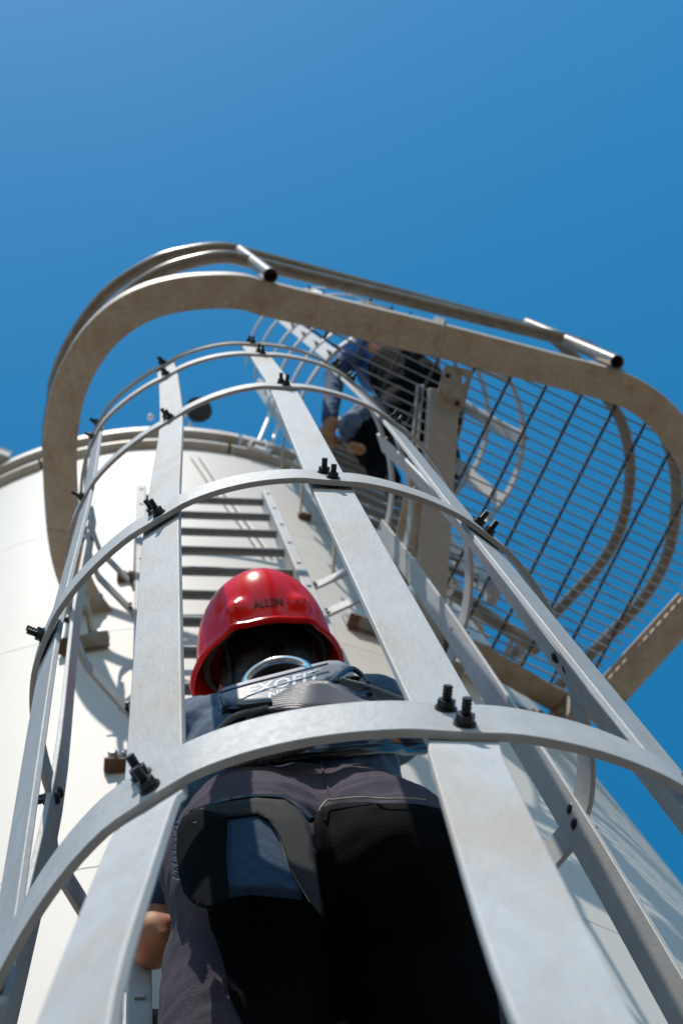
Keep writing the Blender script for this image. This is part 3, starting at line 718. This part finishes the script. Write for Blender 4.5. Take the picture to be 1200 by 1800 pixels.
# helmet: tilted shell with a flared brim, ridge and two raised vents
HC = V((-.016, -.232, 2.285)); tl = radians(40)
un = V((-0.10, -sin(tl), cos(tl))).normalized(); ly = V((0, -cos(tl), -sin(tl))); ly = (ly - un * ly.dot(un)).normalized(); lx = ly.cross(un)   # ly to the back, un up
if lx.x < 0: lx = -lx
def hp_(a, t, k=1.0):
    """a around (0 = back), t 0 brim .. 1 crown"""
    e = t * pi / 2
    rx, rl, ru = .111 * k, .138 * k, .148 * k
    q = cos(e) ** .74; x = sin(a) * rx * q; y = cos(a) * rl * q; u = sin(e) * ru
    for s in (-1, 1):                                # raised side vents near the back
        g = math.exp(-(((a - s * .50 + .04) / .17) ** 2 + ((t - .09) / .10) ** 2) ** 1.8); x += sin(a) * .012 * g; y += cos(a) * .012 * g; u += .003 * g
    ridge = math.exp(-(x / .03) ** 2) * .003 * min(1, t * 3)
    return HC + lx * x + ly * y + un * (u + ridge)
bm = bmesh.new(); NA, NT = 96, 26; rows = []
flare = lambda a: .007 + .003 * math.exp(-((abs(a) - 1.75) / .5) ** 2) + .028 * math.exp(-((abs(a) - pi) / .7) ** 2)
def hshell(inset):
    out = []
    for j in range(NT):
        t = (j / (NT - 1)) ** 1.0 * .985; out.append([hp_(-pi + 2 * pi * i / NA, t, 1 - inset / .13) for i in range(NA)])
    return out
outer = hshell(0); inner = hshell(.004)
brim = []
for f, dr in ((1.0, 1.0), (.55, .45)):
    brim.append([hp_(-pi + 2 * pi * i / NA, 0) + (lx * sin(-pi + 2 * pi * i / NA) + ly * cos(-pi + 2 * pi * i / NA)) * flare(-pi + 2 * pi * i / NA) * f - un * (.014 * dr + .010 * math.exp(-((abs(-pi + 2 * pi * i / NA) - 1.55) / .55) ** 2) * dr) for i in range(NA)])
brim_in = [[p - un * .004 - (p - HC).normalized() * .003 for p in r] for r in brim]
seq = [brim[0], brim[1]] + outer
R_ = [[bm.verts.new(p) for p in r] for r in seq]; I_ = [[bm.verts.new(p) for p in r] for r in [brim_in[0], brim_in[1]] + inner]
for Lr, flip in ((R_, 0), (I_, 1)):
    for j in range(len(Lr) - 1):
        for i in range(NA):
            q = (Lr[j][i], Lr[j][(i + 1) % NA], Lr[j + 1][(i + 1) % NA], Lr[j + 1][i]); bm.faces.new(q[::-1] if flip else q)
    bm.faces.new(Lr[-1] if not flip else Lr[-1][::-1])
for i in range(NA): bm.faces.new((R_[0][i], I_[0][i], I_[0][(i + 1) % NA], R_[0][(i + 1) % NA]))
hel = obj('helmet', bm, HELMET, man, smooth=True, angle=60)
bm = bmesh.new(); tube(bm, [p + un * .0015 for p in brim[0]] + [brim[0][0] + un * .0015], .0042, 8); obj('rim_roll', bm, HELMET, hel, smooth=True)
bm = bmesh.new(); tube(bm, [hp_(-pi + 2 * pi * i / 48, .02, .86) for i in range(49)], .007, 8); obj('headband', bm, HELIN, hel, smooth=True)
for s in (-1, 1):                                    # suspension straps
    bm = bmesh.new(); pts = [hp_(s * .9, .1, .84), hp_(s * .9, .1, .84) * .4 + V((s * .055 - .008, -.19, 2.19)) * .6, V((s * .04 - .008, -.12, 2.165))]
    tube(bm, catmull(pts, 4), .004, 6); obj('chin_strap', bm, HELIN, hel, smooth=True)
bm = bmesh.new(); c = hp_(0, .02, .84) - un * .035 - ly * .004; sweep(bm, [c, c + ly * .014], [(lx, un)] * 2, circ(.020, 16)); obj('ratchet_knob', bm, BLACKCL, hel, smooth=True)
hairo = solid('hair', [('e', (-.008, -.215, 2.275), (.083, .098, .105)), ('e', (-.008, -.245, 2.215), (.062, .050, .05))], HAIR, man, vox=.006, smooth=2, disp=.003, dscale=.012)
# lettering bent onto the shell
def text_mesh(s, size):
    cu = bpy.data.curves.new('t', 'FONT'); cu.body = s; cu.size = size; cu.align_x = 'CENTER'; cu.align_y = 'CENTER'; cu.offset = size * .025; cu.resolution_u = 2
    o = bpy.data.objects.new('t', cu); COL.objects.link(o); dg = bpy.context.evaluated_depsgraph_get(); me = bpy.data.meshes.new_from_object(o.evaluated_get(dg)); bpy.data.objects.remove(o); return me
def wrap_text(s, size, fn, mt, parent, name='lettering', sub=3):
    me = text_mesh(s, size); bm = bmesh.new(); bm.from_mesh(me)
    bmesh.ops.triangulate(bm, faces=bm.faces)
    for _ in range(2): bmesh.ops.subdivide_edges(bm, edges=[e for e in bm.edges if e.calc_length() > size * .3], cuts=1)
    for v in bm.verts: v.co = fn(v.co.x, v.co.y)
    return obj(name, bm, mt, parent)
wrap_text('ALLEN', .0185, lambda x, y: hp_(-.05 + x / .125, .095 + y / .20, 1.008) , PRINT, hel)
# harness, seat details and painted shade laid on the clothes
B = bvh_of([shirt, trou])
har = man
SEATOFF = .006
patch('seat_mesh_and_shade', B, [(548, 1440), (562, 1426), (600, 1418), (680, 1418), (742, 1422), (775, 1430), (815, 1520), (850, 1640), (880, 1830), (585, 1830), (580, 1700), (572, 1620), (552, 1490)], BLACKCL, trou, off=.004, th=.003, step=10)  # black mesh seat, carried on down the thigh as painted shade
patch('thigh_shade', B, [(360, 1545), (540, 1545), (566, 1620), (576, 1700), (582, 1830), (440, 1830), (405, 1760), (395, 1700), (375, 1640)], BLACKCL, trou, off=.004, th=.003, step=10)  # shade on the inner thigh, put in as a black patch
strip('stitching', B, [(548, 1437), (562, 1423), (600, 1418), (680, 1418), (742, 1422)], 0, STITCH, trou, off=.012, r=.0010)
strip('centre_seam', B, [(562, 1338), (568, 1360), (578, 1390), (590, 1420)], 0, PANTS, trou, off=.001, r=.0016)
for k in range(9):
    strip('side_lacing', B, [(318 + (k % 2) * 3, 1455 + k * 11), (336, 1460 + k * 11)], 0, PIPING, trou, off=.008, r=.003)
strip('waist_belt', B, [(395, 1345), (440, 1344), (490, 1340), (540, 1334), (600, 1327), (680, 1318), (740, 1313)], .03, PIPING, man, off=.006, r=.009)
# the harness stands off the back: explicit cloth surfaces
def ypatch(name, poly, Yf, mt, parent, th=.005, step=8):
    import mathutils
    pts = []; n = len(poly)
    for i in range(n):
        a, b = V(poly[i]), V(poly[(i + 1) % n]); k = max(1, int((b - a).length / step))
        for j in range(k): pts.append(a.lerp(b, j / k))
    nb = len(pts)
    def inside(x, y):
        c = False; j = n - 1
        for i in range(n):
            if (poly[i][1] > y) != (poly[j][1] > y) and x < (poly[j][0] - poly[i][0]) * (y - poly[i][1]) / (poly[j][1] - poly[i][1]) + poly[i][0]: c = not c
            j = i
        return c
    ys = [p[1] for p in poly]; xs = [p[0] for p in poly]; y = min(ys) + step
    while y < max(ys):
        x = min(xs) + step * .5
        while x < max(xs):
            q = V((x, y))
            if inside(x, y) and all((q - p).length > step * .6 for p in pts[:nb]): pts.append(q)
            x += step
        y += step
    res = mathutils.geometry.delaunay_2d_cdt(pts, [(i, (i + 1) % nb) for i in range(nb)], [], 1, 1e-5)
    bm = bmesh.new(); vs = [bm.verts.new(at(c.x, c.y, Y=Yf(c.x, c.y))) for c in res[0]]
    for f in res[2]:
        try: bm.faces.new([vs[i] for i in f])
        except ValueError: pass
    o = obj(name, bm, mt, parent, smooth=True, angle=180)
    sm = o.modifiers.new('th', 'SOLIDIFY'); sm.thickness = th; sm.offset = 0
    return o
def yribbon(name, pts, width, mt, parent, th=.004, dirn=None):
    """pts: (px, py, Y); a flat ribbon whose broad side faces back and down"""
    P = [at(a, b, Y=c) for a, b, c in pts]; P = catmull(P, 5); bm = bmesh.new(); fr = []
    nn = V(dirn or (0, -.8, .45)).normalized()
    for i, p in enumerate(P):
        T = (P[min(i + 1, len(P) - 1)] - P[max(i - 1, 0)]).normalized(); A = T.cross(nn).normalized(); fr.append((A, A.cross(T)))
    sweep(bm, P, fr, rrect(-width / 2, width / 2, -th / 2, th / 2, th * .4, 1)); return obj(name, bm, mt, parent, smooth=True, angle=40)
def yround(name, pts, r, mt, parent):
    P = catmull([at(a, b, Y=c) for a, b, c in pts], 5); bm = bmesh.new(); tube(bm, P, r, 8); return obj(name, bm, mt, parent, smooth=True)
pY = lambda x, y: -.326 + max(0, (400 - x) / 90) ** 2 * .035 + max(0, (y - 1440) / 130) * .022
ypatch('hip_panel', [(398, 1432), (440, 1424), (478, 1434), (500, 1475), (524, 1530), (530, 1575), (440, 1566), (380, 1574), (336, 1560), (322, 1520), (320, 1450), (350, 1428)], pY, RIPSTOP, trou, .010)
ypatch('hip_strap_shade', [(400, 1436), (397, 1500), (402, 1566), (402, 1588), (374, 1600), (344, 1592), (326, 1572), (317, 1540), (313, 1500), (314, 1462), (324, 1438), (350, 1424)], lambda x, y: pY(x, y) - .0075, BLACKCL, trou, .004)  # strap shadow on the left of the hip, painted as a black patch
ypatch('side_flap', [(336, 1434), (345, 1424), (400, 1411), (450, 1404), (500, 1408), (528, 1426), (543, 1450), (556, 1540), (566, 1612), (545, 1585), (508, 1520), (492, 1472), (472, 1442), (452, 1432), (400, 1437), (345, 1446)], lambda x, y: pY(x, y) - .0065, GREYFLAP, trou, .002)
yround('pocket_piping', [(336, 1430, -.30), (400, 1409, -.323), (450, 1402, -.326), (500, 1405, -.327), (528, 1423, -.326), (548, 1442, -.322)], .0040, PIPING, trou)
yround('stitching', [(340, 1447, pY(340, 1447) - .011), (400, 1438, -.328), (452, 1433, -.329), (472, 1443, -.329), (492, 1474, -.325), (508, 1520, -.316), (545, 1586, -.306)], .0009, STITCH, trou)
# shoulder webbing first, the twill yoke over it, the printed pad on top
for pts, wd, mt_ in (([(596, 1196, -.336), (630, 1207, -.328), (670, 1222, -.308), (722, 1240, -.28)], .034, WEBL), ([(600, 1222, -.33), (650, 1240, -.322), (700, 1256, -.29), (745, 1268, -.265)], .026, WEBL),
                     ([(470, 1246, -.338), (436, 1254, -.332), (408, 1270, -.318), (382, 1300, -.295)], .034, WEBL), ([(480, 1268, -.33), (440, 1282, -.324), (405, 1304, -.308), (385, 1330, -.28)], .026, WEBL)):
    yribbon('shoulder_webbing', pts, wd, mt_, man)
yribbon('webbing_keeper', [(645, 1216, -.325), (600, 1232, -.33)], .010, PIPING, man, .006); yribbon('webbing_keeper', [(650, 1222, -.322), (636, 1196, -.325)], .008, PIPING, man, .006)
yribbon('webbing_keeper', [(385, 1282, -.31), (430, 1262, -.325)], .010, PIPING, man, .006)
ypatch('back_webbing', [(395, 1330), (412, 1296), (436, 1262), (470, 1234), (515, 1208), (548, 1199), (572, 1200), (600, 1212), (632, 1232), (676, 1246), (742, 1256), (745, 1290), (600, 1298), (420, 1350)],
       lambda x, y: -.345 + max(0, min(1, (y - 1250) / 60)) * .050 + ((x - 560) / 190) ** 2 * .036 - .012 * math.exp(-((x - 545) / 35) ** 2) * max(0, (1290 - y) / 90) + .0015 * sin((x - y * .6) / 17), WEB, man, .006)
pad_pts = [(384, 1226), (394, 1214), (430, 1203), (480, 1190), (530, 1177), (575, 1166), (594, 1166), (612, 1174), (600, 1186), (584, 1198), (566, 1203), (540, 1206), (512, 1216), (480, 1234), (440, 1240), (400, 1236)]
padY = lambda x, y: -.338 + ((x - 495) / 120) ** 2 * .016
pad = ypatch('dorsal_pad', pad_pts, padY, PAD, man, .008)
yround('pad_piping', [(384, 1228, -.330), (392, 1252, -.325), (400, 1238, -.336), (430, 1241, -.344), (478, 1236, -.348)], .0042, PIPING, pad)
yround('pad_piping', [(560, 1207, -.344), (582, 1200, -.342), (600, 1184, -.336), (618, 1176, -.328), (634, 1186, -.32), (646, 1202, -.315)], .0042, PIPING, pad)
yribbon('pad_lining', [(392, 1250, -.318), (430, 1250, -.325), (470, 1242, -.33)], .022, BLACKCL, pad, .004)
yribbon('pad_lining', [(588, 1200, -.33), (614, 1192, -.325), (636, 1198, -.318)], .020, BLACKCL, pad, .004)
yround('pad_edge_stitching', [(386, 1218, -.345), (430, 1205, -.348), (480, 1192, -.350), (530, 1179, -.348), (575, 1167, -.342)], .0016, SHIRT, pad)
# steel ring standing behind the upper edge of the pad
rc = at(488, 1196, Y=-.322)
ax = (CX * 1.0 - CY * .22).normalized(); ay = V((0, -.5, .87)); ay = (ay - ax * ay.dot(ax)).normalized()
bm = bmesh.new(); NR = 48; pts = [rc + ax * (.046 * cos(t)) + ay * (.037 * sin(t)) for t in [pi * 2 * i / NR for i in range(NR)]]
frs = []
for i in range(NR):
    T = (pts[(i + 1) % NR] - pts[i - 1]).normalized(); A = ax.cross(ay).normalized(); frs.append((A, T.cross(A)))
sweep(bm, pts, frs, circ(.0052, 12), closed=True); obj('dorsal_ring', bm, CHROME, man, smooth=True)
def on_pad(x, y):
    px = 492 + x; py = 1207 - x * .24 - y
    return at(px, py, Y=padY(px, py) - .0044)
wrap_text('EXOFIT', 26, lambda x, y: on_pad(x * 1.5 + 6, y * .85 + 5), LOGO, pad)
wrap_text('NEX', 17, lambda x, y: on_pad(x * 1.5 + 4, y * .8 - 11), LOGO, pad)

# ---------------------------------------------------------------- worker on the far ladder
w2 = tag(empty('person', (.55, -.1, 5.1)), 'worker in blue jacket and dark trousers inside the far ladder cage above the grating', 'person')
P = lambda px, py, z: at(px, py, z=z)
pel = P(725, 735, 5.95); che = P(700, 655, 6.3); sh = P(636, 612, 6.45); f1 = P(690, 850, 5.25); f2 = P(622, 786, 5.30)
el = P(588, 662, 6.25); hd_ = P(579, 738, 5.84)
b2 = solid('body', [('e', che + V((-.02, -.03, .34)), (.075, .09, .11)), ('c', che + V((-.01, -.02, .1)), .05, che + V((-.02, -.02, .3)), .05), ('c', pel, .09, che, .10), ('c', che, .08, sh, .06),
      ('c', sh, .035, el, .03), ('c', el, .03, hd_, .022)], SKIN, w2, vox=.01, smooth=2)
solid('glove', hand(w2, hd_ + V((-.005, .02, -.05)), (-.2, .75, -.45), (-.5, -.6, -.2), BOOT, 1.05), BOOT, w2, vox=.005, smooth=2)
solid('trousers', [('e', pel, (.17, .15, .17)), ('e', pel + V((.06, .0, -.03)), (.13, .12, .15)), ('c', P(735, 690, 6.0), .13, P(700, 655, 6.25), .13),
      ('c', pel + V((-.08, 0, -.04)), .10, P(632, 755, 5.62), .072), ('c', P(632, 755, 5.62), .07, P(672, 830, 5.45), .05), ('c', P(672, 830, 5.45), .05, f1 + V((0, 0, .08)), .042),
      ('c', pel + V((.06, .02, .0)), .12, P(770, 830, 5.7), .09)], BLACKCL, w2, vox=.009, smooth=4, disp=.008, dscale=.09)
solid('knee_cover', [('c', P(655, 725, 5.72), .066, P(622, 752, 5.60), .060)], NAVY, w2, vox=.008, smooth=3, disp=.010, dscale=.05)
solid('boot', [('c', f1 + V((0, -.01, .0)), .026, f1 + V((.0, .05, 0)), .022), ('c', f1 + V((0, -.005, .01)), .026, f1 + V((0, -.0, .06)), .029)], BLACKCL, w2, vox=.007, smooth=2)
solid('boot', [('c', f2 + V((-.005, .0, .0)), .021, f2 + V((.025, .008, 0)), .020)], BOOT, w2, vox=.006, smooth=2)
solid('jacket', [('e', che + V((-.04, 0, .10)), (.13, .11, .13)), ('c', che + V((-.02, -.02, .12)), .11, sh, .072), ('c', sh, .07, P(612, 636, 6.35), .055)], JACKET, w2, vox=.009, smooth=4, disp=.014, dscale=.06)
solid('sleeve', [('c', P(606, 640, 6.34), .048, el, .042), ('c', el, .042, hd_, .031)], JEANS, w2, vox=.007, smooth=3, disp=.006, dscale=.05)
hm = che + V((-.02, -.03, .42)); bm = bmesh.new(); bmesh.ops.create_uvsphere(bm, u_segments=32, v_segments=16, radius=1, matrix=Matrix.Translation(hm) @ Matrix.Diagonal((.115, .135, .12, 1)))
bmesh.ops.bisect_plane(bm, geom=bm.verts[:] + bm.edges[:] + bm.faces[:], plane_co=hm - V((0, 0, .01)), plane_no=(0, 0, 1), clear_inner=True)
o = obj('helmet', bm, LAMPW, w2, smooth=True); sm = o.modifiers.new('t', 'SOLIDIFY'); sm.thickness = .004
